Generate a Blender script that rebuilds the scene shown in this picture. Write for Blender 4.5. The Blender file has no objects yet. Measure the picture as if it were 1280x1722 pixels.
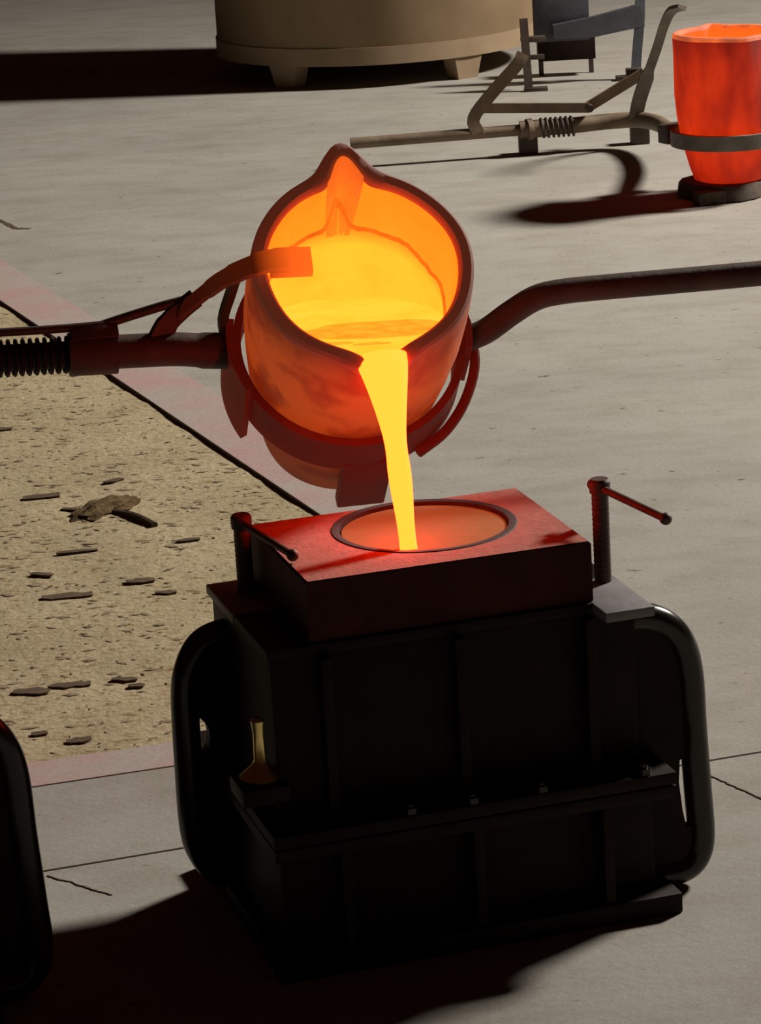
import bpy, bmesh, math, random
from mathutils import Vector, Matrix, noise
random.seed(7)
S = bpy.context.scene
COL = S.collection

# ------------------------------------------------------------------ camera
F_PX = 5000.0
cd = bpy.data.cameras.new('camera')
cd.sensor_fit = 'VERTICAL'
cd.sensor_height = 36.0
cd.lens = F_PX * 36.0 / 1722.0
cd.clip_end = 200
cam = bpy.data.objects.new('camera', cd)
COL.objects.link(cam)
pitch, roll = 0.281, 0.059
cam.matrix_world = (Matrix.Translation((0, 0, 1.824)) @ Matrix.Rotation(math.pi/2 - pitch, 4, 'X')
                    @ Matrix.Rotation(-roll, 4, 'Z'))
S.camera = cam

# ------------------------------------------------------------------ world, lamp, exposure
w = bpy.data.worlds.new('world'); S.world = w; w.use_nodes = True
bg = w.node_tree.nodes['Background']
bg.inputs[0].default_value = (1.0, 0.30, 0.16, 1)
bg.inputs[1].default_value = 0.012
ld = bpy.data.lights.new('hall_lamp', 'AREA')
ld.shape = 'DISK'; ld.size = 1.6
ld.energy = 2250
ld.color = (1.0, 0.93, 0.83)
lamp = bpy.data.objects.new('hall_lamp', ld); COL.objects.link(lamp)
lamp.location = (8.3, 11.9, 6.7)
lamp.rotation_euler = (Vector((-2.0, 2.5, 0)) - lamp.location).to_track_quat('-Z', 'Y').to_euler()
vs = S.view_settings
S.display_settings.display_device = 'sRGB'
vs.view_transform = 'Standard'; vs.look = 'None'; vs.exposure = 0.0; vs.gamma = 1.0
vs.use_curve_mapping = False
S.cycles.use_denoising = True
S.cycles.sample_clamp_indirect = 4.0

# ------------------------------------------------------------------ materials
def nodes_of(name):
    m = bpy.data.materials.new(name); m.use_nodes = True
    nt = m.node_tree
    return m, nt, nt.nodes['Principled BSDF'], nt.links

def ramp(nt, fac, stops):
    r = nt.nodes.new('ShaderNodeValToRGB')
    el = r.color_ramp.elements
    el[0].position, el[0].color = stops[0][0], (*stops[0][1], 1)
    el[1].position, el[1].color = stops[-1][0], (*stops[-1][1], 1)
    for p, c in stops[1:-1]:
        e = el.new(p); e.color = (*c, 1)
    nt.links.new(fac, r.inputs[0])
    return r.outputs[0]

def noise_tex(nt, scale, detail=4, rough=0.55, stretch=(1, 1, 1), coord='Object'):
    tc = nt.nodes.new('ShaderNodeTexCoord')
    mp = nt.nodes.new('ShaderNodeMapping'); mp.inputs['Scale'].default_value = stretch
    nt.links.new(tc.outputs[coord], mp.inputs[0])
    n = nt.nodes.new('ShaderNodeTexNoise')
    n.inputs['Scale'].default_value = scale; n.inputs['Detail'].default_value = detail
    n.inputs['Roughness'].default_value = rough
    nt.links.new(mp.outputs[0], n.inputs['Vector'])
    return n.outputs['Fac']

def mix(nt, fac, a, b, mode='MIX'):
    x = nt.nodes.new('ShaderNodeMix'); x.data_type = 'RGBA'; x.blend_type = mode
    for sock, v in ((x.inputs['Factor'], fac), (x.inputs['A'], a), (x.inputs['B'], b)):
        if isinstance(v, bpy.types.NodeSocket): nt.links.new(v, sock)
        elif isinstance(v, (int, float)): sock.default_value = v
        else: sock.default_value = (*v, 1)
    return x.outputs['Result']

def bump(nt, b, height, strength=0.4, dist=0.01):
    n = nt.nodes.new('ShaderNodeBump')
    n.inputs['Strength'].default_value = strength; n.inputs['Distance'].default_value = dist
    nt.links.new(height, n.inputs['Height']); nt.links.new(n.outputs[0], b.inputs['Normal'])

def simple(name, c1, c2, scale=30, rough=0.6, metal=0.0, bmp=0.25, dist=0.003, spec=0.5):
    m, nt, b, L = nodes_of(name)
    f = noise_tex(nt, scale)
    L.new(ramp(nt, f, [(0.3, c1), (0.7, c2)]), b.inputs['Base Color'])
    b.inputs['Roughness'].default_value = rough; b.inputs['Metallic'].default_value = metal
    b.inputs['Specular IOR Level'].default_value = spec
    if bmp: bump(nt, b, noise_tex(nt, scale * 3), bmp, dist)
    return m

M = {}
# concrete floor: pale worn cement with faint streaks, blotches and dark specks
m, nt, b, L = nodes_of('concrete')
base = ramp(nt, noise_tex(nt, 1.1, 5, 0.6, (1, 1.5, 1)), [(0.3, (.335, .322, .292)), (0.7, (.405, .390, .355))])
streak = ramp(nt, noise_tex(nt, 4.0, 7, 0.7, (1.0, 1.8, 1)), [(0.34, (.86, .83, .80)), (0.56, (1, 1, 1))])
speck = ramp(nt, noise_tex(nt, 19, 3, 0.6, (1, 1.5, 1)), [(0.27, (.45, .36, .30)), (0.34, (1, 1, 1))])
grain = ramp(nt, noise_tex(nt, 170, 3, 0.7), [(0.3, (.84, .83, .81)), (0.7, (1.08, 1.07, 1.06))])
c = mix(nt, 1.0, base, streak, 'MULTIPLY'); c = mix(nt, 1.0, c, speck, 'MULTIPLY'); c = mix(nt, 1.0, c, grain, 'MULTIPLY')
L.new(c, b.inputs['Base Color']); b.inputs['Roughness'].default_value = 0.85
b.inputs['Specular IOR Level'].default_value = 0.2
bump(nt, b, noise_tex(nt, 60, 4), 0.25, 0.004)
M['concrete'] = m
# foundry sand
m, nt, b, L = nodes_of('sand')
base = ramp(nt, noise_tex(nt, 3.0, 5, 0.6), [(0.3, (.37, .305, .19)), (0.7, (.465, .39, .255))])
gr = ramp(nt, noise_tex(nt, 55, 4, 0.7, (1, 1.6, 1)), [(0.3, (.62, .52, .42)), (0.47, (1, 1, 1)), (0.75, (1.12, 1.12, 1.08))])
st = ramp(nt, noise_tex(nt, 16, 4, 0.6, (1, 3.2, 1)), [(0.32, (.62, .5, .38)), (0.42, (1, 1, 1))])
c = mix(nt, 1.0, base, gr, 'MULTIPLY'); c = mix(nt, 1.0, c, st, 'MULTIPLY')
L.new(c, b.inputs['Base Color']); b.inputs['Roughness'].default_value = 0.95
b.inputs['Specular IOR Level'].default_value = 0.1
bump(nt, b, noise_tex(nt, 70, 4), 0.5, 0.008)
M['sand'] = m
# worn pink paint
m, nt, b, L = nodes_of('pink_paint')
wear = ramp(nt, noise_tex(nt, 5, 5, 0.65), [(0.40, (0, 0, 0)), (0.62, (1, 1, 1))])
c = mix(nt, wear, (.45, .295, .28), (.41, .35, .315))
c = mix(nt, 1.0, c, ramp(nt, noise_tex(nt, 120, 3), [(0.3, (.85, .85, .85)), (0.7, (1.05, 1.05, 1.05))]), 'MULTIPLY')
L.new(c, b.inputs['Base Color']); b.inputs['Roughness'].default_value = 0.8
M['pink_paint'] = m
M['chip'] = simple('dark_wood', (.055, .032, .016), (.12, .075, .038), 60, 0.9)
M['clod'] = simple('brown_clod', (.06, .038, .017), (.17, .115, .055), 22, .95, 0, .6, .01, .1)
M['litter'] = simple('litter', (.19, .125, .065), (.40, .31, .19), 9, 0.9)
M['black_iron'] = simple('black_iron', (.012, .005, .004), (.022, .010, .008), 22, 0.6, 0.0, 0.15, 0.002, 0.15)
M['black_gloss'] = simple('black_gloss_paint', (.014, .010, .007), (.022, .015, .011), 14, 0.25, 0.0, 0.05, 0.001, 0.4)
M['plate_steel'] = simple('plate_steel', (.17, .155, .16), (.25, .23, .24), 18, 0.6, 0.0)
M['rust_iron'] = simple('rusty_iron', (.045, .022, .014), (.085, .042, .026), 26, 0.6, 0.0, 0.3)
M['shank_iron'] = simple('shank_iron', (.05, .026, .018), (.085, .045, .03), 20, 0.6, 0.0, 0.3)
M['box_sand'] = simple('moulding_sand', (.27, .125, .095), (.34, .165, .13), 45, 0.9, 0, 0.4, 0.004, 0.2)
M['box_frame'] = simple('dark_red_box_iron', (.045, .010, .008), (.075, .016, .012), 16, .7, 0, .2, .003, .15)  # side walls, darker and redder than the sand top
M['ring_grey'] = simple('ring_grey', (.02, .02, .02), (.035, .035, .035), 50, 0.75)
M['brass'] = simple('brass', (.75, .58, .22), (.85, .68, .30), 40, 0.3, 1.0, 0.05)
M['worn_steel'] = simple('worn_brown_steel', (.15, .105, .065), (.25, .185, .12), 14, 0.6, 0.0, 0.3)
M['dark_steel'] = simple('dark_steel', (.045, .03, .022), (.08, .055, .04), 16, 0.6)
M['grey_steel'] = simple('grey_steel', (.13, .11, .09), (.22, .19, .16), 20, 0.55)
M['furnace'] = simple('furnace_tan', (.205, .135, .07), (.285, .195, .11), 3.5, 0.75, 0, 0.2)
M['furnace_band'] = simple('furnace_band', (.26, .18, .105), (.33, .235, .145), 6, 0.7)
M['blue_steel'] = simple('blue_grey_paint', (.05, .052, .066), (.08, .083, .10), 12, 0.6)
M['brick_dark'] = simple('scorched_brick', (.05, .035, .026), (.10, .07, .05), 30, 0.9)

def glow(name, stops, coord_axis=2, lo=-0.5, hi=0.0, strength=1.0, base=(.10, .05, .04), patch=None, streak=None, rough=0.85):
    """emission ramp along the axis: heat of hot bodies, painted light elsewhere (object coordinates)"""
    m, nt, b, L = nodes_of(name)
    tc = nt.nodes.new('ShaderNodeTexCoord')
    sx = nt.nodes.new('ShaderNodeSeparateXYZ'); L.new(tc.outputs['Object'], sx.inputs[0])
    mr = nt.nodes.new('ShaderNodeMapRange')
    mr.inputs['From Min'].default_value = lo; mr.inputs['From Max'].default_value = hi
    L.new(sx.outputs[coord_axis], mr.inputs['Value'])
    c = ramp(nt, mr.outputs[0], stops)
    if patch:
        p = ramp(nt, noise_tex(nt, patch[0], 5, 0.6), [(patch[1], patch[3]), (patch[2], (1, 1, 1))])
        c = mix(nt, 1.0, c, p, 'MULTIPLY')
    if streak:
        p = ramp(nt, noise_tex(nt, streak[0], 3, 0.6, streak[4]), [(streak[1], streak[3]), (streak[2], (1, 1, 1))])
        c = mix(nt, 1.0, c, p, 'MULTIPLY')
    L.new(c, b.inputs['Emission Color']); b.inputs['Emission Strength'].default_value = strength
    b.inputs['Base Color'].default_value = (*base, 1); b.inputs['Roughness'].default_value = rough
    b.inputs['Specular IOR Level'].default_value = 0.15
    return m

M['metal_glow'] = glow('molten_bronze', [(0, (12, .66, .045)), (1, (12, .66, .045))], base=(.02, .015, .01),
                       patch=(14, .30, .55, (.9, .86, .6)))
M['stream_glow'] = glow('molten_stream', [(0, (34, .70, .055)), (1, (34, .70, .055))], base=(.02, .015, .01))
M['slag_glow'] = glow('slag_skin', [(0, (5, .455, .026)), (1, (5, .455, .026))], base=(.03, .02, .01), patch=(40, .35, .6, (.7, .72, .6)))
M['lining_glow'] = glow('crucible_lining', [(0, (9, .60, .035)), (.62, (9, .585, .03)), (.70, (4.0, .345, .016)), (1, (2.5, .295, .011))],
                        lo=-.45, hi=0.0, base=(.03, .015, .01), patch=(12, .32, .6, (.75, .88, .8)))
M['scar_glow'] = glow('skin_line', [(0, (1.0, .17, .008)), (1, (1.0, .17, .008))], base=(.05, .02, .01), patch=(30, .35, .6, (.7, .7, .7)))
M['groove_glow'] = glow('spout_groove', [(0, (1.5, .25, .012)), (1, (.72, .115, .014))], lo=-.10, hi=0.02, base=(.05, .02, .01),
                        patch=(25, .35, .65, (.8, .72, .9)))
M['body_glow'] = glow('hot_crucible_body', [(0, (.09, .012, .003)), (.35, (.12, .012, .003)), (.55, (.34, .040, .005)), (.85, (.32, .040, .006)), (1, (.12, .016, .004))],
                      lo=-.52, hi=0.0, base=(.20, .11, .075), patch=(9, .36, .52, (.5, .35, .4)))
M['rim_glow'] = glow('crucible_rim', [(0, (.10, .013, .004)), (1, (.055, .010, .004))], lo=-.03, hi=.01, base=(.26, .17, .165))
M['hook_glow'] = glow('hot_hook', [(0, (.03, .003, .001)), (.45, (.06, .006, .001)), (.8, (1.0, .125, .010)), (1, (1.1, .15, .010))],
                      coord_axis=0, lo=-.24, hi=-.08, base=(.08, .04, .025))
M['rear_body'] = glow('red_hot_crucible', [(0, (.42, .014, .002)), (.35, (.68, .033, .003)), (.8, (.55, .025, .003)), (1, (.30, .010, .002))],
                      lo=-.46, hi=0.0, base=(.06, .03, .025), streak=(9, .34, .58, (.52, .34, .6), (1, 1, .3)))
M['ring_painted_glow'] = glow('shank_ring_painted_light', [(0, (.055, .0018, .0006)), (1, (.055, .0018, .0006))], base=(.07, .03, .022), patch=(10, .35, .6, (.6, .6, .6)), rough=.6)  # emission paints red glare of the poured metal onto the ring parts
M['basin_sand'] = glow('basin_sand_painted_light', [(0, (.13, .028, .004)), (1, (.13, .028, .004))], base=(.17, .12, .05), patch=(50, .3, .6, (.75, .75, .75)))  # emission paints the stream's orange light into the basin sand
M['rear_rim'] = glow('red_hot_rim', [(0, (1.0, .12, .012)), (1, (.9, .16, .03))], lo=-.03, hi=.01, base=(.2, .12, .1), patch=(8, .4, .6, (.42, .45, .8)))
M['rear_lining'] = glow('red_hot_lining', [(0, (3, .35, .02)), (1, (1.6, .13, .012))], lo=-.4, hi=0.0, base=(.05, .02, .01))

# ------------------------------------------------------------------ builders
def tagp(o, label=None, cat=None, group=None, kind=None):
    if label: o['label'] = label
    if cat: o['category'] = cat
    if group: o['group'] = group
    if kind: o['kind'] = kind
    return o

def empty(name, loc, rz=0.0, label=None, cat=None, group=None):
    o = bpy.data.objects.new(name, None); COL.objects.link(o)
    o.empty_display_size = 0.1
    o.location = loc; o.rotation_euler = (0, 0, rz)
    return tagp(o, label, cat, group)

def link(name, bm, mat, parent=None, frame=None, smooth=True, recalc=True):
    """frame: matrix from the bmesh's coordinates to the parent's coordinates, kept as the object's own transform"""
    me = bpy.data.meshes.new(name)
    if recalc: bmesh.ops.recalc_face_normals(bm, faces=bm.faces[:])
    bm.to_mesh(me); bm.free()
    me.materials.append(mat)
    if smooth:
        for p in me.polygons: p.use_smooth = True
        try: me.set_sharp_from_angle(angle=math.radians(38))
        except Exception: pass
    o = bpy.data.objects.new(name, me); COL.objects.link(o)
    if parent: o.parent = parent
    if frame is not None: o.matrix_local = frame
    return o

def box(bm, c, s, rot=None, bev=0.0):
    mat = Matrix.Translation(c) @ (rot.to_4x4() if rot else Matrix.Identity(4)) @ Matrix.Diagonal((*s, 1))
    r = bmesh.ops.create_cube(bm, size=1.0, matrix=mat)
    if bev:
        es = list({e for v in r['verts'] for e in v.link_edges})
        bmesh.ops.bevel(bm, geom=es, offset=bev, segments=2, affect='EDGES', profile=0.6)

def smooth_path(pts, sub=6):
    P = [Vector(p) for p in pts]
    if len(P) < 3: return P
    out = []
    Q = [P[0]*2 - P[1]] + P + [P[-1]*2 - P[-2]]
    for i in range(1, len(Q) - 2):
        a, b_, c_, d = Q[i-1], Q[i], Q[i+1], Q[i+2]
        for k in range(sub):
            t = k / sub
            out.append(0.5*((2*b_) + (c_-a)*t + (2*a-5*b_+4*c_-d)*t*t + (3*b_-a-3*c_+d)*t**3))
    out.append(P[-1]); return out

def tube(bm, pts, r, n=14, r2=None, ref=None, capround=False):
    """sweep a circle (or ellipse r x r2, r2 along ref) along pts; r may be a list"""
    P = [Vector(p) for p in pts]; N = len(P)
    rs = r if isinstance(r, (list, tuple)) else [r]*N
    r2s = r2 if isinstance(r2, (list, tuple)) else ([r2]*N if r2 else rs)
    T = []
    for i in range(N):
        a = P[max(0, i-1)]; b_ = P[min(N-1, i+1)]
        T.append((b_-a).normalized())
    up = Vector(ref) if ref else (Vector((0, 0, 1)) if abs(T[0].z) < 0.9 else Vector((0, 1, 0)))
    rings = []; 
    for i in range(N):
        side = T[i].cross(up)
        if side.length < 1e-6: side = T[i].cross(Vector((0, 1, 0)))
        side.normalize(); nn = side.cross(T[i]).normalized()
        if not ref: up = nn
        rings.append([bm.verts.new(P[i] + side*rs[i]*math.cos(2*math.pi*k/n) + nn*r2s[i]*math.sin(2*math.pi*k/n)) for k in range(n)])
    for i in range(N-1):
        for k in range(n):
            bm.faces.new((rings[i][k], rings[i][(k+1) % n], rings[i+1][(k+1) % n], rings[i+1][k]))
    bm.faces.new(rings[0][::-1]); bm.faces.new(rings[-1])

def strap(bm, pts, wid, thick, wdir, bev=0.002):
    """flat bar along pts: wid along wdir, thick across"""
    P = [Vector(p) for p in pts]; N = len(P); wv = Vector(wdir).normalized()
    ws = wid if isinstance(wid, (list, tuple)) else [wid]*N
    rings = []
    for i in range(N):
        t = (P[min(N-1, i+1)] - P[max(0, i-1)]).normalized()
        wn = (wv - t*wv.dot(t)).normalized(); tn = t.cross(wn)
        a = wn*ws[i]/2; c_ = tn*thick/2
        rings.append([bm.verts.new(P[i]+a+c_), bm.verts.new(P[i]-a+c_), bm.verts.new(P[i]-a-c_), bm.verts.new(P[i]+a-c_)])
    for i in range(N-1):
        for k in range(4):
            bm.faces.new((rings[i][k], rings[i][(k+1) % 4], rings[i+1][(k+1) % 4], rings[i+1][k]))
    bm.faces.new(rings[0][::-1]); bm.faces.new(rings[-1])

def cyl(bm, a, b_, r, n=20, r_b=None):
    tube(bm, [a, b_], [r, r_b if r_b is not None else r], n)

def ball(bm, c, r, s=(1, 1, 1)):
    bmesh.ops.create_uvsphere(bm, u_segments=16, v_segments=10, radius=1,
                              matrix=Matrix.Translation(c) @ Matrix.Diagonal((r*s[0], r*s[1], r*s[2], 1)))

def lathe(bm, prof, n=64, close=False, a0=0.0, a1=2*math.pi, mod=None, caps=(1, 1)):
    full = abs(a1 - a0 - 2*math.pi) < 1e-6
    cnt = n if full else n + 1
    rings = []
    for (r, z) in prof:
        row = []
        for k in range(cnt):
            a = a0 + (a1-a0)*k/n
            rr, zz = mod(a, r, z) if mod else (r, z)
            row.append(bm.verts.new((rr*math.cos(a), rr*math.sin(a), zz)))
        rings.append(row)
    m_ = len(rings)
    for i in range(m_ if close else m_-1):
        A, B = rings[i], rings[(i+1) % m_]
        for k in range(n):
            k2 = (k+1) % cnt
            bm.faces.new((A[k], A[k2], B[k2], B[k]))
    if not close:
        if full:
            if caps[0]: bm.faces.new(rings[0][::-1])
            if caps[1]: bm.faces.new(rings[-1])
    elif not full:
        bm.faces.new([r[0] for r in rings]); bm.faces.new([r[-1] for r in rings][::-1])
    return rings

def poly_slab(bm, pts, z0, z1, bev=0.0):
    bot = [bm.verts.new((x, y, z0)) for x, y in pts]; top = [bm.verts.new((x, y, z1)) for x, y in pts]
    n = len(pts)
    bm.faces.new(top); bm.faces.new(bot[::-1])
    es = []
    for k in range(n):
        f = bm.faces.new((bot[k], bot[(k+1) % n], top[(k+1) % n], top[k]))
    return top

# ------------------------------------------------------------------ floor, pit, painted edging
JY = lambda x: 4.373 + 0.283*(x + 0.599)          # joint between the two floor slabs
EY = lambda x: 4.86 + 0.255*(x + 0.67)            # front edge of the sand pit
PC = (0.33, EY(0.33)); PE = (-1.93, 10.99)        # pit corner behind the mould, and far end of its right edge
def plan(bm, pts, tops, walls):
    """floor slab: top faces over shared points, with side walls down the listed open edges"""
    V = [bm.verts.new((x, y, 0)) for x, y in pts]; B = {}
    for f in tops: bm.faces.new([V[i] for i in f])
    for i, j in walls:
        for k in (i, j):
            if k not in B: B[k] = bm.verts.new((*pts[k], -.13))
        bm.faces.new((V[i], V[j], B[j], B[i]))
bm = bmesh.new()
plan(bm, [(-9, JY(-9)+.004), (9, JY(9)+.004), (9, 34), (PE[0], 34), (-9, 34), (-9, 10.99), PE, PC, (-9, EY(-9)), (PC[0], JY(PC[0])+.004)],
     [(0, 9, 7, 8), (9, 1, 7), (7, 1, 2), (7, 2, 3, 6), (6, 3, 4, 5)], [(9, 0), (1, 9), (8, 7), (7, 6), (6, 5)])
floor = tagp(link('floor', bm, M['concrete'], smooth=False, recalc=False), kind='structure')
bm = bmesh.new()
plan(bm, [(-9, -3), (9, -3), (9, JY(9)-.004), (-9, JY(-9)-.004)], [(0, 1, 2, 3)], [(2, 3)])
slab = link('slab', bm, M['concrete'], floor, smooth=False, recalc=False)
bm = bmesh.new()
poly_slab(bm, [(-9.2, -3), (9.2, -3), (9.2, 34), (-9.2, 34)], -0.30, -0.12)
link('foundation', bm, M['dark_steel'], floor, smooth=False)

# joints and cracks in the concrete: thin sunken strips of dirt
def crack(name, pts, wd):
    bm = bmesh.new()
    P = [Vector((x, y, 0.0004)) for x, y in pts]
    Q = []
    for i in range(len(P)-1):
        for k in range(8):
            p = P[i].lerp(P[i+1], k/8)
            Q.append(p + Vector((random.uniform(-.001, .001), random.uniform(-.0015, .0015), 0)))
    Q.append(P[-1])
    strap(bm, Q, [wd*random.uniform(.5, 1.3) for _ in Q], 0.002, (0.3, 1, 0))
    return link(name, bm, M['chip'], floor)
crack('crack', [(-1.30, 10.34), (-1.24, 10.2), (-1.19, 10.08), (-1.14, 10.06)], .02)
crack('crack', [(.50, 4.66), (.525, 4.615), (.56, 4.56), (.60, 4.49), (.66, 4.44)], .003)
crack('crack', [(-.56, 4.36), (-.52, 4.33), (-.478, 4.29), (-.45, 4.27)], .0025)

# sand bed of the pit
def quad_grid(bm, x0, x1, y0, y1, nx, ny, fz, inside):
    V = {}
    for j in range(ny+1):
        for i in range(nx+1):
            x = x0+(x1-x0)*i/nx; y = y0+(y1-y0)*j/ny
            V[i, j] = (x, y)
    vt = {}
    def g(i, j):
        if (i, j) not in vt:
            x, y = V[i, j]; vt[i, j] = bm.verts.new((x, y, fz(x, y)))
        return vt[i, j]
    for j in range(ny):
        for i in range(nx):
            if inside(*V[i, j]) or inside(*V[i+1, j+1]):
                bm.faces.new((g(i, j), g(i+1, j), g(i+1, j+1), g(i, j+1)))
def sand_z(x, y):
    return -0.0055 + 0.003*noise.noise(Vector((x*6, y*5, 0))) + 0.002*noise.noise(Vector((x*24, y*18, 3)))
def pit_right(y): return PC[0] + (y-PC[1])*(PE[0]-PC[0])/(PE[1]-PC[1])
bm = bmesh.new()
quad_grid(bm, -9.0, 0.45, 2.6, 11.0, 330, 300, sand_z,
          lambda x, y: y > EY(x)-.05 and x < pit_right(y)+.05)
sand = tagp(link('sand_bed', bm, M['sand']), 'beige foundry sand filling the pit at left, strewn with chips', 'sand', kind='stuff')

def edging(name, a, b_, off, z, wd):
    bm = bmesh.new()
    A, B = Vector((*a, 0)), Vector((*b_, 0)); d = (B-A).normalized(); nrm = Vector((-d.y, d.x, 0))*off
    P = [A, B, B+nrm*wd, A+nrm*wd]
    bot = [bm.verts.new((p.x, p.y, -.02)) for p in P]; top = [bm.verts.new((p.x, p.y, z)) for p in P]
    bm.faces.new(top); bm.faces.new(bot[::-1])
    for k in range(4): bm.faces.new((bot[k], bot[(k+1) % 4], top[(k+1) % 4], top[k]))
    return tagp(link(name, bm, M['pink_paint'], smooth=False), kind='structure')
edging('trim_1', (PC[0], PC[1]), PE, -1, .003, .17)
edging('trim_2', (-9, EY(-9)), (PC[0]+.1, EY(PC[0]+.1)), -1, .002, .115)

# chips and clods lying on the sand
def chip_mesh(L_, W_, T_, sd):
    rnd = random.Random(sd); bm = bmesh.new(); n = 5; rows = []
    for i in range(n+1):
        t = i/n; ww = W_*(0.35+0.65*math.sin(math.pi*min(1, max(0, .12+.76*t))))*rnd.uniform(.8, 1.15)
        x = (t-.5)*L_; y = rnd.uniform(-.12, .12)*W_; zz = 0.15*T_*math.sin(3*t+sd)
        rows.append([bm.verts.new((x, y+ww/2, zz+T_)), bm.verts.new((x, y-ww/2, zz+T_)), bm.verts.new((x, y-ww/2, zz)), bm.verts.new((x, y+ww/2, zz))])
    for i in range(n):
        for k in range(4): bm.faces.new((rows[i][k], rows[i][(k+1) % 4], rows[i+1][(k+1) % 4], rows[i+1][k]))
    bm.faces.new(rows[0][::-1]); bm.faces.new(rows[-1])
    return bm
chips = [((-.655, 5.848), .105, .035, 0.02), ((-.508, 5.92), .06, .03, .05), ((-.60, 5.285), .075, .03, -.05), ((-.672, 5.262), .07, .035, -.28),
         ((-.78, 6.62), .085, .035, .06), ((-.70, 6.50), .05, .02, -.5), ((-.66, 6.16), .09, .02, .02), ((-.45, 5.83), .045, .02, 0),
         ((-.50, 5.30), .05, .02, -.2), ((-.56, 4.985), .045, .025, .1), ((-.635, 5.03), .03, .02, 0), ((-.475, 5.26), .03, .02, -.3),
         ((-.72, 6.0), .05, .02, -.4), ((-.96, 7.28), .09, .03, -.15), ((-.62, 6.72), .05, .02, .4), ((-.42, 6.2), .05, .02, .1)]
CHIP_LABELS = ['longest dark wood chip, straight and level in the middle of the sand', 'small dark wood chip at the middle of the sand, nearest the left handle',
 'long thin dark wood chip low on the sand, between the two handles', 'dark wood chip slanting down at the lower left edge of the sand',
 'dark wood chip at the left edge of the sand, left of the brown clod', 'short slanting dark chip between the left edge and the brown clod',
 'thin level dark chip in the sand just below the brown clod', 'small dark wood chip close beside the left end of the flask',
 'small slanting chip low on the sand, close to the left handle', 'small dark chip on the lowest sand, touching the pink edge',
 'tiny dark chip low at the left, next to the front pink edge', 'tiny slanting chip beside the left handle, right of the long low chip',
 'thin slanting chip at the left, above the longest chip', 'dark wood chip high on the sand at the left edge under the shank',
 'short dark chip just above the brown clod on the sand', 'small chip right of the brown clod, behind the left clamp screw']
for i, ((x, y), l_, w_, a) in enumerate(chips):
    o = link('wood_chip', chip_mesh(l_, w_, .003, i+1), M['chip'])
    o.location = (x, y, sand_z(x, y) + .002); o.rotation_euler = (0, 0, a + .1)
    tagp(o, CHIP_LABELS[i], 'wood chip', 'dark wood chips scattered on the sand')
bm = bmesh.new()
bmesh.ops.create_icosphere(bm, subdivisions=4, radius=1)
for v in bm.verts:
    d = v.co.copy(); k = 1 + .35*noise.noise(d*2.2) + .2*noise.noise(d*6)
    v.co = Vector((d.x*.055*k, d.y*.10*k, max(-.01, d.z*.014*k)))
cl = link('sand_clod', bm, M['clod']); cl.location = (-.625, 6.50, -.006); cl.rotation_euler = (0, 0, -.5)
tagp(cl, 'brown lumpy clod with a twig beside it, largest lump on the sand', 'clod')
bm = bmesh.new(); tube(bm, smooth_path([(0, 0, 0), (.05, -.06, .006), (.10, -.14, .004)]), .008, 8)
tw = link('twig', bm, M['chip']); tw.location = (-.60, 6.46, -.004)
tagp(tw, 'short dark twig poking out of the brown clod on the sand', 'twig')
bm = bmesh.new()
rnd = random.Random(3)
for _ in range(4200):
    y = rnd.uniform(4.75, 9.6)**1.0; x = rnd.uniform(-1.35, .3)
    if not (y > EY(x)+.015 and x < pit_right(y)-.02): continue
    l_ = rnd.choice((.008, .010, .014, .02, .032))*rnd.uniform(.7, 1.3); w_ = l_*rnd.uniform(.2, .55)
    a = rnd.gauss(0.05, .45); z = sand_z(x, y)+.001
    ca, sa = math.cos(a), math.sin(a); t = rnd.uniform(.0003, .0015)
    P = [(-l_/2, 0, 0), (0, -w_/2, t*.3), (l_/2, 0, 0), (0, w_/2, t*.3)]
    vv = [bm.verts.new((x+px*ca-py*sa, y+px*sa+py*ca, z+pz)) for px, py, pz in P]
    tp = bm.verts.new((x, y, z+t+.0004))
    for k in range(4): bm.faces.new((vv[k], vv[(k+1) % 4], tp))
lit = tagp(link('chip_litter', bm, M['litter'], smooth=False), 'fine brown chip litter spread all over the sand bed', 'litter', kind='stuff')

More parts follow.
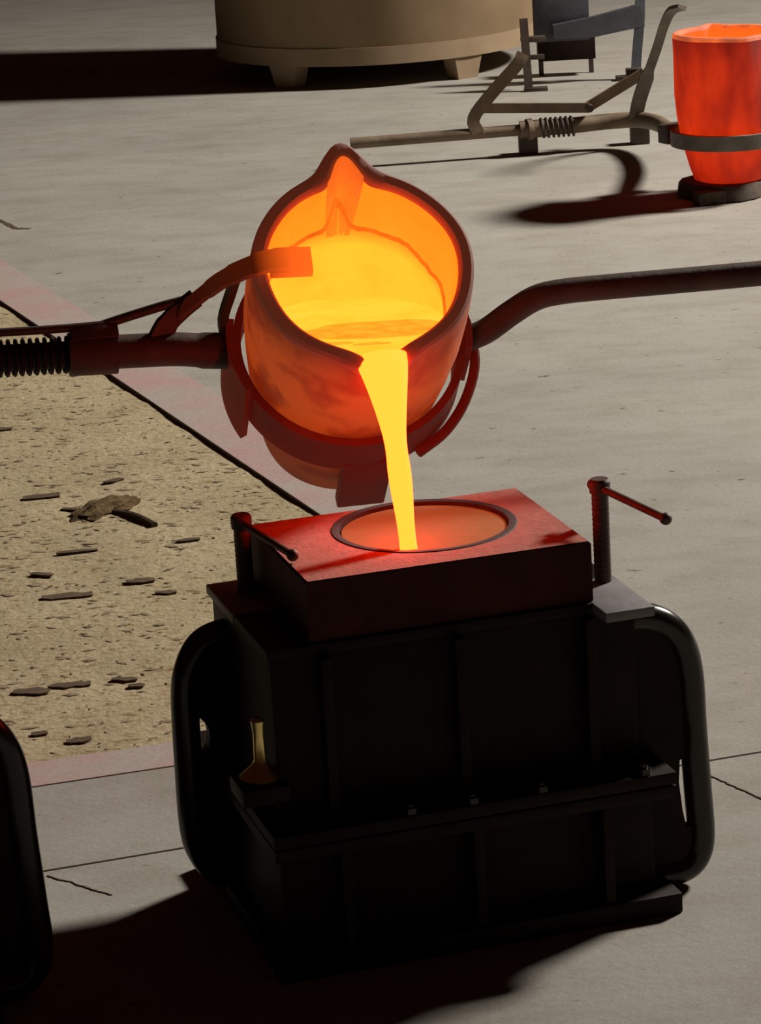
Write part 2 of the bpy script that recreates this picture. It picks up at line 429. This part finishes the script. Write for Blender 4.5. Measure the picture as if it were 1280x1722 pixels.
# ------------------------------------------------------------------ mould flask (dark lower box with handles)
MO = Vector((.051, 4.223, 0)); MYAW = .279
def rect_flange(bm, hx, hy, z0, z1, bev=.004, cx=0, cy=0):
    box(bm, (cx, cy, (z0+z1)/2), (2*hx, 2*hy, z1-z0), None, bev)
RT = [(.255, -.14, .437), (.300, -.14, .436), (.336, -.14, .418), (.360, -.14, .385), (.371, -.14, .335), (.374, -.14, .25), (.379, -.14, .15), (.382, -.14, .075), (.372, -.14, .040), (.348, -.14, .0245), (.31, -.14, .0225), (.27, -.14, .0225)]
LT = [(-.25, .10, .425), (-.288, .10, .425), (-.318, .10, .412), (-.338, .10, .380), (-.347, .10, .335), (-.350, .10, .22), (-.350, .10, .125), (-.340, .10, .08), (-.318, .10, .048), (-.285, .10, .033), (-.25, .10, .03)]
def make_flask():
    root = empty('moulding_flask', MO, MYAW, 'large black iron moulding flask standing under the pouring crucible', 'flask')
    bm = bmesh.new(); rect_flange(bm, .288, .19, .03, .20, .006, 0, 0); link('drag', bm, M['black_iron'], root)
    bm = bmesh.new(); rect_flange(bm, .278, .170, .225, .462, .006, 0, .004); link('cope', bm, M['black_iron'], root)
    bm = bmesh.new(); rect_flange(bm, .31, .24, 0, .032, .004); link('base_plate', bm, M['black_iron'], root)
    for z0 in (.185, .206):
        bm = bmesh.new(); rect_flange(bm, .306, .24, z0, z0+.019, .003); link('flange', bm, M['black_iron'], root)
    bm = bmesh.new(); rect_flange(bm, .282, .176, .462, .4785, .003, 0, .006); link('top_plate', bm, M['black_iron'], root)
    for cx_, cy_, hy_ in ((.248, -.143, .083), (-.246, .1, .083)):
        bm = bmesh.new(); rect_flange(bm, .038, hy_, .464, .4795, .003, cx_, cy_); link('clamp_lug', bm, M['plate_steel'], root)
    for z0, z1, y in ((.03, .187, -.21), (.224, .462, -.176)):
        for x in (-.2, 0.0, .2):
            bm = bmesh.new(); box(bm, (x, y, (z0+z1)/2), (.016, .045 if z0 < .1 else .03, z1-z0), None, .002)
            link('rib', bm, M['black_iron'], root)
    for x in (-.1, -.006, .1, .26):
        bm = bmesh.new()
        cyl(bm, (x, -.226, .186), (x, -.226, .238), .006, 12)
        tube(bm, [(x, -.226, .225), (x, -.226, .234)], .012, 6)
        link('bolt', bm, M['black_gloss'], root)
    for T in (RT, LT):
        bm = bmesh.new(); tube(bm, smooth_path(T, 5), .0215, 18)
        link('handle', bm, M['black_gloss'], root)
    for sg_, yy, prof in ((1, -.14, [(.262, .428), (.30, .428), (.338, .412), (.360, .38), (.371, .335), (.374, .25), (.3755, .215), (.3475, .205), (.3450, .17), (.3495, .125), (.3545, .098), (.381, .09), (.382, .075), (.37, .045), (.34, .03), (.262, .03)]),
                          (-1, .10, [(.262, .417), (.29, .417), (.316, .405), (.336, .375), (.346, .335), (.349, .305), (.328, .300), (.318, .287), (.3150, .27), (.319, .252), (.328, .240), (.349, .235), (.349, .125), (.338, .085), (.315, .055), (.262, .045)])):
        bm = bmesh.new()
        A = [bm.verts.new((sg_*x, yy-.010, z)) for x, z in prof]; B = [bm.verts.new((sg_*x, yy+.010, z)) for x, z in prof]
        bm.faces.new(A); bm.faces.new(B[::-1])
        for k in range(len(prof)): bm.faces.new((A[k], A[(k+1) % len(prof)], B[(k+1) % len(prof)], B[k]))
        link('handle_web' if sg_ > 0 else 'slotted_web', bm, M['black_iron'], root, smooth=False)
    bm = bmesh.new()
    lathe(bm, [(.004, .245), (.030, .247), (.032, .252), (.014, .268), (.009, .276), (.008, .316), (.010, .335), (.006, .340)], 20)
    o = link('wing_bolt', bm, M['brass'], root); o.location = (-.302, -.172, .045); o['label'] = 'brass bolt with a flared foot'
    bm = bmesh.new(); box(bm, (-.305, -.172, .278), (.07, .08, .026), None, .004); link('bolt_lug', bm, M['black_iron'], root)
    return root
flask = make_flask()

# second flask at the left edge of the view: copy with its parts
r2 = flask.copy(); COL.objects.link(r2); r2.location = MO - Vector((.982, .268, 0))
r2['label'] = 'second black iron flask, only its bent tube handle showing at the lower left edge'
for ch in list(flask.children):
    c_ = ch.copy(); COL.objects.link(c_); c_.parent = r2
    if ch.name.startswith('handle_web'):      # this one has no slot
        bm = bmesh.new(); prof = [(.262, .428), (.30, .428), (.338, .412), (.360, .38), (.371, .335), (.374, .25), (.381, .12), (.382, .075), (.37, .045), (.34, .03), (.262, .03)]
        A = [bm.verts.new((x, -.150, z)) for x, z in prof]; B = [bm.verts.new((x, -.130, z)) for x, z in prof]
        bm.faces.new(A); bm.faces.new(B[::-1])
        for k in range(len(prof)): bm.faces.new((A[k], A[(k+1) % len(prof)], B[(k+1) % len(prof)], B[k]))
        bmesh.ops.recalc_face_normals(bm, faces=bm.faces[:])
        me = bpy.data.meshes.new('solid_web'); bm.to_mesh(me); bm.free(); me.materials.append(M['black_iron']); c_.data = me
for o in (flask, r2): o['group'] = 'black iron moulding flasks'

# pouring box: sand-filled upper box with round basin
pb = empty('pouring_box', MO + Vector((0, 0, .48)), MYAW, 'reddish sand-filled box with a round basin, lying on top of the black flask', 'box')
bm = bmesh.new()
BX, BY, R0 = .215, .162, .1355
cx, cy = .022, .032
N = 96
def rectpt(a, hx, hy):
    ca, sa = math.cos(a), math.sin(a)
    ts = []
    if ca > 1e-9: ts.append((hx-cx)/ca)
    if ca < -1e-9: ts.append((-hx-cx)/ca)
    if sa > 1e-9: ts.append((hy-cy)/sa)
    if sa < -1e-9: ts.append((-hy-cy)/sa)
    t = min(ts); return (cx+ca*t, cy+sa*t)
corner_as = [math.atan2(sy*BY-cy, sx*BX-cx) for sx in (1, -1) for sy in (1, -1)]
angs = sorted([2*math.pi*k/N - math.pi for k in range(N)] + corner_as)
loops = []
for (r_, z_) in ((R0-.010, .074), (R0-.004, .0895)):
    loops.append([bm.verts.new((cx+r_*math.cos(a), cy+r_*math.sin(a), z_)) for a in angs])
for (ins, z_) in ((.003, .090), (0, .087), (0, 0)):
    loops.append([bm.verts.new((*rectpt(a, BX-ins, BY-ins), z_)) for a in angs])
nn_ = len(angs)
for A, B in zip(loops[:2], loops[1:3]):
    for k in range(nn_): bm.faces.new((A[k], A[(k+1) % nn_], B[(k+1) % nn_], B[k]))
bm.faces.new(loops[0])
for v in loops[3] + loops[4]: bm.verts.remove(v)
link('sand_top', bm, M['box_sand'], pb)
bm = bmesh.new()
lo_ = [[bm.verts.new((sx*(BX-i_), sy*(BY-i_), z_)) for sx, sy in ((1, 1), (-1, 1), (-1, -1), (1, -1))] for i_, z_ in ((.003, .0898), (0, .0865), (0, 0), (.02, 0), (.02, .06))]
for A, B in zip(lo_[:-1], lo_[1:]):
    for k in range(4): bm.faces.new((A[k], A[(k+1) % 4], B[(k+1) % 4], B[k]))
link('frame', bm, M['box_frame'], pb, smooth=False)
bm = bmesh.new()
lathe(bm, [(R0-.0095, .075), (R0-.008, .0902), (R0-.003, .0912), (R0+.003, .0910), (R0+.005, .088)], 96, close=True)
o = link('basin_ring', bm, M['ring_grey'], pb); o.location = (cx, cy, 0); o['label'] = 'grey iron ring around the basin'
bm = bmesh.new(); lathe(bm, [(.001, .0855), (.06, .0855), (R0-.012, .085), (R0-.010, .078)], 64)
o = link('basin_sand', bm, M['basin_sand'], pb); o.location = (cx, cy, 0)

# clamp screws with T bars
def clamp(lx, ly, top, dirv, L_, label):
    z0 = .48; base = MO + Matrix.Rotation(MYAW, 3, 'Z') @ Vector((lx, ly, z0))
    root = empty('clamp_screw', base, 0, label, 'clamp', 'clamp screws on the flask')
    H = top - z0
    bm = bmesh.new()
    lathe(bm, [(.0125, 0), (.0125, H-.024)], 18)
    for k in range(int((H-.03)/.008)):
        bmesh.ops.create_cone(bm, cap_ends=True, segments=16, radius1=.0118, radius2=.0132, depth=.004, matrix=Matrix.Translation((0, 0, .006+k*.008)))
    link('screw', bm, M['rust_iron'], root)
    bm = bmesh.new(); lathe(bm, [(.012, H-.024), (.0155, H-.021), (.016, H-.004), (.013, H)], 18); link('head', bm, M['rust_iron'], root)
    d = Vector(dirv).normalized(); c_ = Vector((0, 0, H-.014))
    bm = bmesh.new(); tube(bm, [c_-d*.018, c_+d*L_], .0058, 12); bar = link('tommy_bar', bm, M['rust_iron'], root)
    bm = bmesh.new(); ball(bm, c_+d*L_, .0092); link('bar_end', bm, M['rust_iron'], bar)
    bm = bmesh.new(); ball(bm, c_-d*.020, .0088); link('bar_end', bm, M['rust_iron'], bar)
clamp(.262, -.08, .638, (.076, -.16, -.004), .185, 'rusty clamp screw with T bar at the right end of the box')
clamp(-.236, .12, .600, (.080, -.17, -.004), .185, 'dark clamp screw with T bar at the left end of the box')

# ------------------------------------------------------------------ crucible (tilted), metal, shank
phi, el = math.radians(9.7), math.radians(42)
n_ = Vector((math.sin(phi)*math.cos(el), -math.cos(phi)*math.cos(el), math.sin(el)))
h_ = Vector((math.cos(phi), math.sin(phi), 0)); u_ = n_.cross(h_)
CO = Vector((-.004, 4.40, .942))
CM = Matrix(((h_.x, u_.x, n_.x, CO.x), (h_.y, u_.y, n_.y, CO.y), (h_.z, u_.z, n_.z, CO.z), (0, 0, 0, 1)))
def loc(p): return CM @ Vector(p)

def spout(a, z, depth=.13, sg=.27):
    k = 0
    for c0, amp, wd in ((math.pi/2, 1.0, 1.0), (-math.pi/2, .42, 1.25)):
        d = (a-c0+math.pi) % (2*math.pi) - math.pi
        k += amp*math.exp(-(d/(sg*wd))**2*1.2)
    t = max(0, min(1, 1 + z/depth)); t = t*t*(3-2*t)
    return k*t
OUT = [(.098, -.522), (.114, -.518), (.124, -.50), (.141, -.42), (.153, -.33), (.164, -.24), (.171, -.16), (.172, -.09), (.171, -.04), (.1695, -.012)]
RIM = [(.1695, -.012), (.1685, -.003), (.164, .001), (.151, .001), (.1465, -.003), (.145, -.010)]
INN = [(.145, -.010), (.1448, -.04), (.1445, -.08), (.144, -.12), (.143, -.16), (.141, -.22), (.136, -.30), (.126, -.38), (.105, -.42), (.05, -.432), (.002, -.432)]
OUT_R = [(.100, -.462), (.112, -.458), (.126, -.42), (.148, -.34), (.162, -.26), (.168, -.19), (.168, -.12), (.168, -.06), (.1695, -.012)]
def resample(prof, k=3):
    o = []
    for i in range(len(prof)-1):
        for j in range(k):
            t = j/k; o.append((prof[i][0]*(1-t)+prof[i+1][0]*t, prof[i][1]*(1-t)+prof[i+1][1]*t))
    o.append(prof[-1]); return o
def crmod(sc, sg, depth):
    def f(a, r, z):
        wob = 1 + .006*math.sin(3*a+1) + .004*math.sin(7*a)
        return r*wob + sc*spout(a, z, depth, sg), z
    return f
def crucible(name, loc0, frame, mats, label, profile, cat='crucible'):
    root = empty(name, loc0, 0, label, cat)
    fr = Matrix.Translation(-loc0) @ frame
    NA = 160
    out = crmod(.055, .23, .15); inn = crmod(.050, .155, .17)
    bm = bmesh.new(); lathe(bm, resample(profile), NA, mod=out, caps=(1, 0)); link('body', bm, mats[0], root, fr)
    bm = bmesh.new()
    prof = RIM; rows = []
    for i, (r, z) in enumerate(prof):
        t = i/(len(prof)-1); row = []
        for k in range(NA):
            a = 2*math.pi*k/NA
            ro = out(a, r, z)[0]; ri = inn(a, r, z)[0]
            rr = ro*(1-t)+ri*t
            row.append(bm.verts.new((rr*math.cos(a), rr*math.sin(a), z)))
        rows.append(row)
    for A, B in zip(rows[:-1], rows[1:]):
        for k in range(NA): bm.faces.new((A[k], A[(k+1) % NA], B[(k+1) % NA], B[k]))
    link('rim', bm, mats[1], root, fr)
    bm = bmesh.new()
    rows = lathe(bm, resample(INN), NA, mod=inn, caps=(0, 1))
    lin = link('lining', bm, mats[2], root, fr)
    if len(mats) > 3:   # worn spout groove opposite the pour and the skin line left by the metal
        bm = bmesh.new(); gw = []
        for i in range(25):
            z = .002 - .15*i/24
            hw = .19*(1 - .35*(i/24)**2); row = []
            for k in range(13):
                a = math.pi/2 + .02 + (k-6)/6*hw
                base_r = .1447 if z < -.01 else .1447 + (z+.01)*.2
                jag = .012*noise.noise(Vector((k*.9, 0, 5)))*(i/24)
                row.append(bm.verts.new(((inn(a, base_r, z)[0]-.0018)*math.cos(a), (inn(a, base_r, z)[0]-.0018)*math.sin(a), z+jag)))
            gw.append(row)
        for A, B in zip(gw[:-1], gw[1:]):
            for k in range(12): bm.faces.new((A[k], A[k+1], B[k+1], B[k]))
        o = link('spout_groove', bm, mats[3], root, fr); o['label'] = 'duller scorched groove of the rear spout'
        bm = bmesh.new(); rows = []
        for k in range(81):
            a = math.radians(-12 + 172*k/80)
            zc = -.125 + .012*noise.noise(Vector((a*3, 1, 0))) + .006*noise.noise(Vector((a*11, 4, 0))) + .045*math.exp(-((a-1.62)/.10)**2) - .02*(abs(a-1.6)/1.6)**2
            hwid = .004 + .004*abs(noise.noise(Vector((a*7, 2, 2)))) + .006*math.exp(-((a-1.62)/.12)**2)
            row = []
            for q, off in ((1, .001), (.5, .0045), (-.5, .0045), (-1, .001)):
                z = zc + q*hwid; r = inn(a, .1440, z)[0] - off
                row.append(bm.verts.new((r*math.cos(a), r*math.sin(a), z)))
            rows.append(row)
        for A, B in zip(rows[:-1], rows[1:]):
            for q in range(3): bm.faces.new((A[q], A[q+1], B[q+1], B[q]))
        o = link('skin_line', bm, mats[4], root, fr); o['label'] = 'jagged crust line left on the glowing lining'
    return root
CB = loc((0, 0, -.52))
crucible('pouring_crucible', CB, CM, [M['body_glow'], M['rim_glow'], M['lining_glow'], M['groove_glow'], M['scar_glow']],
         'glowing orange crucible tipped forward, pouring metal over its lip', OUT)

# molten metal: pool + stream
inn_mod = crmod(.050, .155, .17)
def inner_r(a, z):
    for (r0, z0), (r1, z1) in zip(INN[:-1], INN[1:]):
        if z1 <= z <= z0 and z0 != z1:
            t = (z-z0)/(z1-z0); return inn_mod(a, r0+(r1-r0)*t, z)[0]
    return inn_mod(a, .145, z)[0] if z > -.01 else .002
lip_r = inn_mod(-math.pi/2, .145, -.010)[0]
LIP = loc((0, -lip_r, -.006))
level = LIP.z + .010
mb = empty('molten_bronze', Vector((.029, 4.165, .558)), 0, 'bright yellow molten metal running from the crucible lip into the basin', 'molten metal')
off = -mb.location
bm = bmesh.new(); NP = 128; bound = []
for k in range(NP):
    a = 2*math.pi*k/NP; z = -.1
    for _ in range(60):
        r = inner_r(a, z)
        zn = (level - CO.z - r*math.sin(a)*u_.z)/n_.z
        z = z*.5 + max(-.43, min(-.004, zn))*.5
    r = inner_r(a, z)*1.012
    p = loc((r*math.cos(a), r*math.sin(a), z)); bound.append(Vector((p.x, p.y, level)))
cen = sum(bound, Vector())/NP
rows = []
for j in range(1, 13):
    t = j/12
    rows.append([bm.verts.new(cen.lerp(p, t) + off + Vector((0, 0, .0012*noise.noise(p*t*25)))) for p in bound])
c0 = bm.verts.new(cen + off)
for k in range(NP): bm.faces.new((c0, rows[0][k], rows[0][(k+1) % NP]))
for A, B in zip(rows[:-1], rows[1:]):
    for k in range(NP): bm.faces.new((A[k], A[(k+1) % NP], B[(k+1) % NP], B[k]))
link('pool', bm, M['metal_glow'], mb)
# stream: over the lip, then a falling arc that narrows
land = Vector((.0380, 4.1560, .5640))
pts = []; wid = []; thk = []
for dy, dz, W, T in ((.050, -.004, .034, .003), (.034, .003, .038, .006), (.018, .006, .0395, .009)):
    pts.append(LIP + Vector((-.002, dy, dz))); wid.append(W); thk.append(T)
s0 = LIP + Vector((0, .004, .006))
NS = 30
for i in range(NS+1):
    t = i/NS
    f = t**0.62
    pts.append(Vector((s0.x + (land.x-s0.x)*f, s0.y + (land.y-s0.y)*f, s0.z + (land.z-s0.z)*t)))
    k = min(1, t/.50)
    W = .0245*(1-k)**1.5 + .0148 + .0022*math.sin((t-.40)*9)*min(1, max(0, t-.3)*4)
    wid.append(W); thk.append(.011 + .003*k)
bm = bmesh.new()
tube(bm, [p + off for p in pts], wid, 20, thk, ref=(0, -.75, .66))
link('stream', bm, M['stream_glow'], mb)
# slag skin floating near the lip
bm = bmesh.new()
for (dx, dy, sx, sy, sd) in ((-.005, .178, .118, .062, 1), (-.070, .098, .030, .012, 5), (-.015, .082, .028, .010, 4)):
    ring = []
    for k in range(22):
        a = 2*math.pi*k/22; kk = 1 + .3*noise.noise(Vector((math.cos(a)*1.5, math.sin(a)*1.5, sd)))
        p = Vector((LIP.x+dx*1.0+sx*kk*math.cos(a), LIP.y+dy+sy*kk*math.sin(a), level+.0012)) + off
        ring.append(bm.verts.new(p))
    tp = bm.verts.new(Vector((LIP.x+dx, LIP.y+dy, level+.0035)) + off)
    for k in range(22): bm.faces.new((ring[k], ring[(k+1) % 22], tp))
o = link('slag_skin', bm, M['slag_glow'], mb); o['label'] = 'duller orange slag patches floating by the lip'

# ---- pouring shank holding it
SB = loc((0, 0, -.25))
sh = empty('pouring_shank', SB, 0, 'dark iron two-man pouring shank gripping the tilted crucible', 'shank')
SF = Matrix.Translation(-SB) @ CM
def flat_ring(bm, r0, r1, z0, z1, n=96, a0=0, a1=2*math.pi):
    lathe(bm, [(r0, z0), (r1, z0), (r1, z1), (r0, z1)], n, close=True, a0=a0, a1=a1)
bm = bmesh.new(); flat_ring(bm, .171, .184, -.315, -.235); link('ring', bm, M['ring_painted_glow'], sh, SF)
bm = bmesh.new(); flat_ring(bm, .1840, .196, -.365, -.205, 14, math.radians(166), math.radians(205)); link('saddle_plate', bm, M['ring_painted_glow'], sh, SF)
bm = bmesh.new(); flat_ring(bm, .1840, .194, -.325, -.215, 12, math.radians(-12), math.radians(14)); link('saddle_plate', bm, M['ring_painted_glow'], sh, SF)
bm = bmesh.new()
box(bm, (.008, -.172, -.372), (.078, .024, .15), None, .004)
link('ring_foot', bm, M['ring_painted_glow'], sh, SF)
bm = bmesh.new()
tube(bm, smooth_path([(.196, .03, -.255), (.203, -.03, -.278), (.180, -.088, -.297), (.140, -.136, -.307), (.09, -.168, -.311)], 5), .0085, 10)
link('bail', bm, M['ring_painted_glow'], sh, SF)
# left arm: socket, sleeve, ribbed spring and inner bar
bm = bmesh.new(); tube(bm, smooth_path([(-.188, .010, -.243), (-.23, .013, -.239), (-.28, .018, -.234), (-.37, .022, -.232)], 5), [.029]*6+[.027]*10, 18); link('socket', bm, M['shank_iron'], sh, SF)
bm = bmesh.new(); tube(bm, [(-.365, .021, -.232), (-.44, .0235, -.230)], .034, 20); link('sleeve', bm, M['shank_iron'], sh, SF)
bm = bmesh.new(); tube(bm, [(-.43, .0235, -.230), (-1.15, .045, -.214)], .0215, 18); link('bar', bm, M['shank_iron'], sh, SF)
bm = bmesh.new(); H = []
d0, d1 = Vector((-.44, .0238, -.230)), Vector((-.80, .0345, -.222)); ax = (d1-d0)
for k in range(32*14+1):
    t = k/(32*14); a = 2*math.pi*k/14
    H.append(d0 + ax*t + Vector((0, math.cos(a), math.sin(a)))*.0265)
tube(bm, H, .0036, 6); link('spring', bm, M['black_iron'], sh, SF)
bm = bmesh.new(); tube(bm, smooth_path([(-.375, .052, -.200), (-.43, .0535, -.200), (-.56, .057, -.198), (-1.15, .075, -.185)], 4), .0068, 10); link('pull_rod', bm, M['shank_iron'], sh, SF)
bm = bmesh.new(); box(bm, (-.398, .044, -.207), (.075, .030, .026), None, .004); link('guide_block', bm, M['shank_iron'], sh, SF)
# lever and hook holding the crucible lip
bm = bmesh.new(); tube(bm, smooth_path([(-.385, .054, -.202), (-.352, .060, -.197), (-.29, .070, -.188), (-.235, .078, -.181), (-.19, .085, -.15)], 5), .0075, 12); link('lever_rod', bm, M['shank_iron'], sh, SF)
HK = [(-.262, .060, -.195), (-.225, .055, -.13), (-.205, .030, -.055), (-.180, .008, .006), (-.155, .002, .030), (-.128, .002, .034), (-.082, .000, .032)]
bm = bmesh.new(); strap(bm, smooth_path(HK, 5), [.022]*6+[.026]*6+[.030]*6+[.034]*6+[.036]*7, .010, (0, 1, 0)); link('hook', bm, M['hook_glow'], sh, SF)
bm = bmesh.new(); strap(bm, [(-.145, -.014, .026), (-.082, -.016, .024)], .012, .014, (0, 1, 0)); link('hook_lip', bm, M['hook_glow'], sh, SF)
bm = bmesh.new(); strap(bm, smooth_path([(-.305, .022, -.228), (-.285, .045, -.205), (-.262, .062, -.194), (-.235, .076, -.182)], 4), [.034]*5+[.03]*8, .012, (1, .25, 0)); link('lever_post', bm, M['shank_iron'], sh, SF)
bm = bmesh.new(); strap(bm, smooth_path([(-.192, .018, -.232), (-.196, .045, -.205), (-.182, .07, -.165), (-.175, .07, -.10)], 4), .014, .012, (1, .25, 0)); link('brace', bm, M['shank_iron'], sh, SF)
# right arm
bm = bmesh.new(); tube(bm, smooth_path([(.190, -.006, -.252), (.225, .004, -.246), (.265, .022, -.230), (.305, .037, -.217), (.345, .042, -.213), (.42, .043, -.213), (.68, .041, -.213), (1.2, .040, -.213)], 6), .0205, 18)
link('arm', bm, M['shank_iron'], sh, SF)

# ------------------------------------------------------------------ rear: furnace, stand, hot crucible, shank
FC = Vector((.11, 13.72, 0)); FR = .73
fu = empty('furnace', FC, 0, 'big round tan furnace on short feet at the back', 'furnace')
bm = bmesh.new(); lathe(bm, [(FR-.03, .100), (FR-.004, .104), (FR, .112), (FR, 1.55), (FR-.03, 1.58)], 96); link('shell', bm, M['furnace'], fu)
bm = bmesh.new(); flat_ring(bm, FR-.01, FR+.006, .10, .178, 96); link('base_band', bm, M['furnace_band'], fu)
bm = bmesh.new(); lathe(bm, [(FR+.02, 1.58), (FR+.02, 1.66), (FR-.1, 1.76), (.22, 1.80)], 64); link('lid', bm, M['furnace_band'], fu)
for ang in (-126, -57, 54, 126):
    a = math.radians(ang); c_ = Vector((math.cos(a), math.sin(a), 0))*(FR-.055)
    bm = bmesh.new(); rot = Matrix.Rotation(a, 3, 'Z')
    tp = [(-.05, -.075), (.05, -.075), (.05, .075), (-.05, .075)]
    A = [bm.verts.new(c_ + rot @ Vector((x*.8, y*.68, 0))) for x, y in tp]; B = [bm.verts.new(c_ + rot @ Vector((x, y, .108))) for x, y in tp]
    bm.faces.new(A[::-1]); bm.faces.new(B)
    for k in range(4): bm.faces.new((A[k], A[(k+1) % 4], B[(k+1) % 4], B[k]))
    link('foot', bm, M['furnace_band'], fu, smooth=False)

st = empty('steel_stand', (.95, 12.8, 0), 0, 'blue-grey steel stand with bent legs behind the red-hot crucible', 'stand')
def sp(x, y, z): return Vector((x-.95, y-12.8, z))
bm = bmesh.new(); strap(bm, [sp(.735, 12.62, 0), sp(.728, 12.68, .30)], .034, .03, (1, 0, 0)); leg_ = link('leg', bm, M['dark_steel'], st)
bm = bmesh.new(); box(bm, sp(.765, 12.62, .008), (.10, .05, .016), None, .003); link('foot_plate', bm, M['dark_steel'], leg_)
bm = bmesh.new(); strap(bm, smooth_path([sp(1.205, 12.78, 0), sp(1.215, 12.8, .10), sp(1.235, 12.82, .25), sp(1.24, 12.84, .33)], 3), .04, .03, (1, 0, 0)); leg_ = link('leg', bm, M['blue_steel'], st)
bm = bmesh.new(); box(bm, sp(1.17, 12.78, .010), (.10, .05, .02), None, .003); link('foot_plate', bm, M['dark_steel'], leg_)
bm = bmesh.new(); box(bm, sp(.765, 12.68, .212), (.105, .05, .022), None, .003); link('cross_plate', bm, M['dark_steel'], st)
bm = bmesh.new(); box(bm, sp(.77, 12.68, .135), (.08, .02, .02), None, .002); link('cross_plate', bm, M['dark_steel'], st)
bm = bmesh.new(); box(bm, sp(.90, 12.86, .295), (.24, .05, .24), None, .006); link('panel', bm, M['blue_steel'], st)
bm = bmesh.new(); strap(bm, [sp(.86, 12.80, .222), sp(1.02, 12.80, .232), sp(1.245, 12.82, .27)], [.06, .085, .095], .04, (0, 0, 1)); link('rail', bm, M['blue_steel'], st)
bm = bmesh.new(); box(bm, sp(.93, 13.05, .14), (.25, .10, .14), None, .004); link('dark_box', bm, M['black_iron'], st)  # plain dark box below and behind the panel
for (x, y) in ((.82, 13.08), (1.04, 13.08)):
    bm = bmesh.new(); strap(bm, [sp(x, y, 0), sp(x, y, .1)], .02, .02, (1, 0, 0)); link('dark_box_leg', bm, M['dark_steel'], st)

RC = Vector((1.245, 9.93, .055))
brick = empty('support_block', (RC.x-.02, RC.y, 0), 0, 'dark scorched block under the red-hot crucible', 'block')
bm = bmesh.new(); lathe(bm, [(.15, 0), (.157, .006), (.152, .04), (.14, .054)], 14, mod=lambda a, r, z: (r*(1+.08*math.sin(3*a)), z)); link('base', bm, M['brick_dark'], brick)
bm = bmesh.new(); box(bm, (-.07, -.15, .022), (.10, .06, .044), Matrix.Rotation(.3, 3, 'Z'), .006); link('wedge', bm, M['brick_dark'], brick)
RF = Matrix.Translation(RC + Vector((0, 0, .462*1.07))) @ Matrix.Rotation(math.radians(8), 4, 'Z') @ Matrix.Diagonal((1.07, 1.07, 1.07, 1))
crucible('hot_crucible', RC, RF, [M['rear_body'], M['rear_rim'], M['rear_lining']], 'red-hot upright crucible standing on a block at the upper right', OUT_R)

rs = empty('lying_shank', (1.06, 10.9, 0), 0, 'brown steel shank lying on the floor around the red-hot crucible', 'shank')
def rp(x, y, z): return Vector((x-1.06, y-10.9, z))
rcx, rcy = RC.x-1.06, RC.y-10.9
bm = bmesh.new(); flat_ring(bm, .180, .198, .178, .228, 72); o = link('ring', bm, M['grey_steel'], rs); o.location = (rcx, rcy, 0)
bm = bmesh.new(); tube(bm, [rp(-.03, 10.93, .09), rp(.62, 10.99, .094)], .021, 14); link('handle', bm, M['worn_steel'], rs)
bm = bmesh.new(); tube(bm, [rp(.60, 10.985, .094), rp(.70, 10.99, .096)], .033, 18); tube(bm, [rp(.625, 10.985, .094), rp(.645, 10.99, .094)], .040, 18); link('collar', bm, M['worn_steel'], rs)
bm = bmesh.new(); H = []
for k in range(7*14+1):
    t = k/(7*14); a = 2*math.pi*k/14
    H.append(rp(.675+.13*t, 10.99+.01*t, .096) + Vector((0, math.cos(a), math.sin(a)))*.034)
tube(bm, H, .0055, 6); link('spring', bm, M['dark_steel'], rs)
bm = bmesh.new(); tube(bm, smooth_path([rp(.66, 10.99, .096), rp(.80, 11.0, .098), rp(.95, 11.02, .102), rp(1.05, 10.98, .106), rp(1.10, 10.80, .115), rp(1.11, 10.5, .13), rp(1.10, 10.2, .165), rp(1.10, 10.08, .19)], 5), .030, 16); link('arm', bm, M['worn_steel'], rs)
bm = bmesh.new(); box(bm, rp(1.10, 10.10, .195), (.15, .06, .065), Matrix.Rotation(.5, 3, 'Z'), .006); link('saddle_plate', bm, M['dark_steel'], rs)
for (x, y, z) in ((.630, 11.02, .066), (1.055, 11.10, .085)):
    bm = bmesh.new(); box(bm, rp(x, y, z/2), (.07, .07, z), None, .006); link('rest_block', bm, M['dark_steel'], rs)
def bar(name, a, b_, wd, mat='worn_steel'):
    bm = bmesh.new(); strap(bm, [rp(*a), rp(*b_)], wd, .016, (1, 0, .4)); return link(name, bm, M[mat], rs)
bm = bmesh.new(); strap(bm, smooth_path([rp(.445, 10.96, .095), rp(.430, 10.97, .150), rp(.50, 10.98, .235), rp(.60, 10.99, .335), rp(.625, 11.0, .375)], 4), .046, .016, (1, 0, -.3)); link('lever', bm, M['worn_steel'], rs)
bm = bmesh.new(); strap(bm, [rp(.47, 10.99, .183), rp(.86, 11.0, .160)], .036, .016, (0, 0, 1)); link('link_bar', bm, M['worn_steel'], rs)
bm = bmesh.new(); strap(bm, [rp(.85, 11.02, .155), rp(1.065, 11.04, .268)], .038, .016, (0, 0, 1)); link('link_bar', bm, M['worn_steel'], rs)
bm = bmesh.new(); tube(bm, [rp(.862, 10.97, .160), rp(.862, 11.04, .160)], .014, 12); link('pivot_pin', bm, M['dark_steel'], rs)
bm = bmesh.new(); strap(bm, smooth_path([rp(1.03, 10.98, .11), rp(1.045, 10.97, .18), rp(1.075, 10.95, .27), rp(1.11, 10.9, .38), rp(1.13, 10.82, .47), rp(1.15, 10.74, .53), rp(1.18, 10.66, .55)], 4), [.052]*9+[.034]*16, .014, (1, 0, -.3)); link('hook_arm', bm, M['grey_steel'], rs)
bm = bmesh.new(); box(bm, rp(1.04, 11.08, .27), (.06, .05, .03), None, .003); link('hinge', bm, M['dark_steel'], rs)
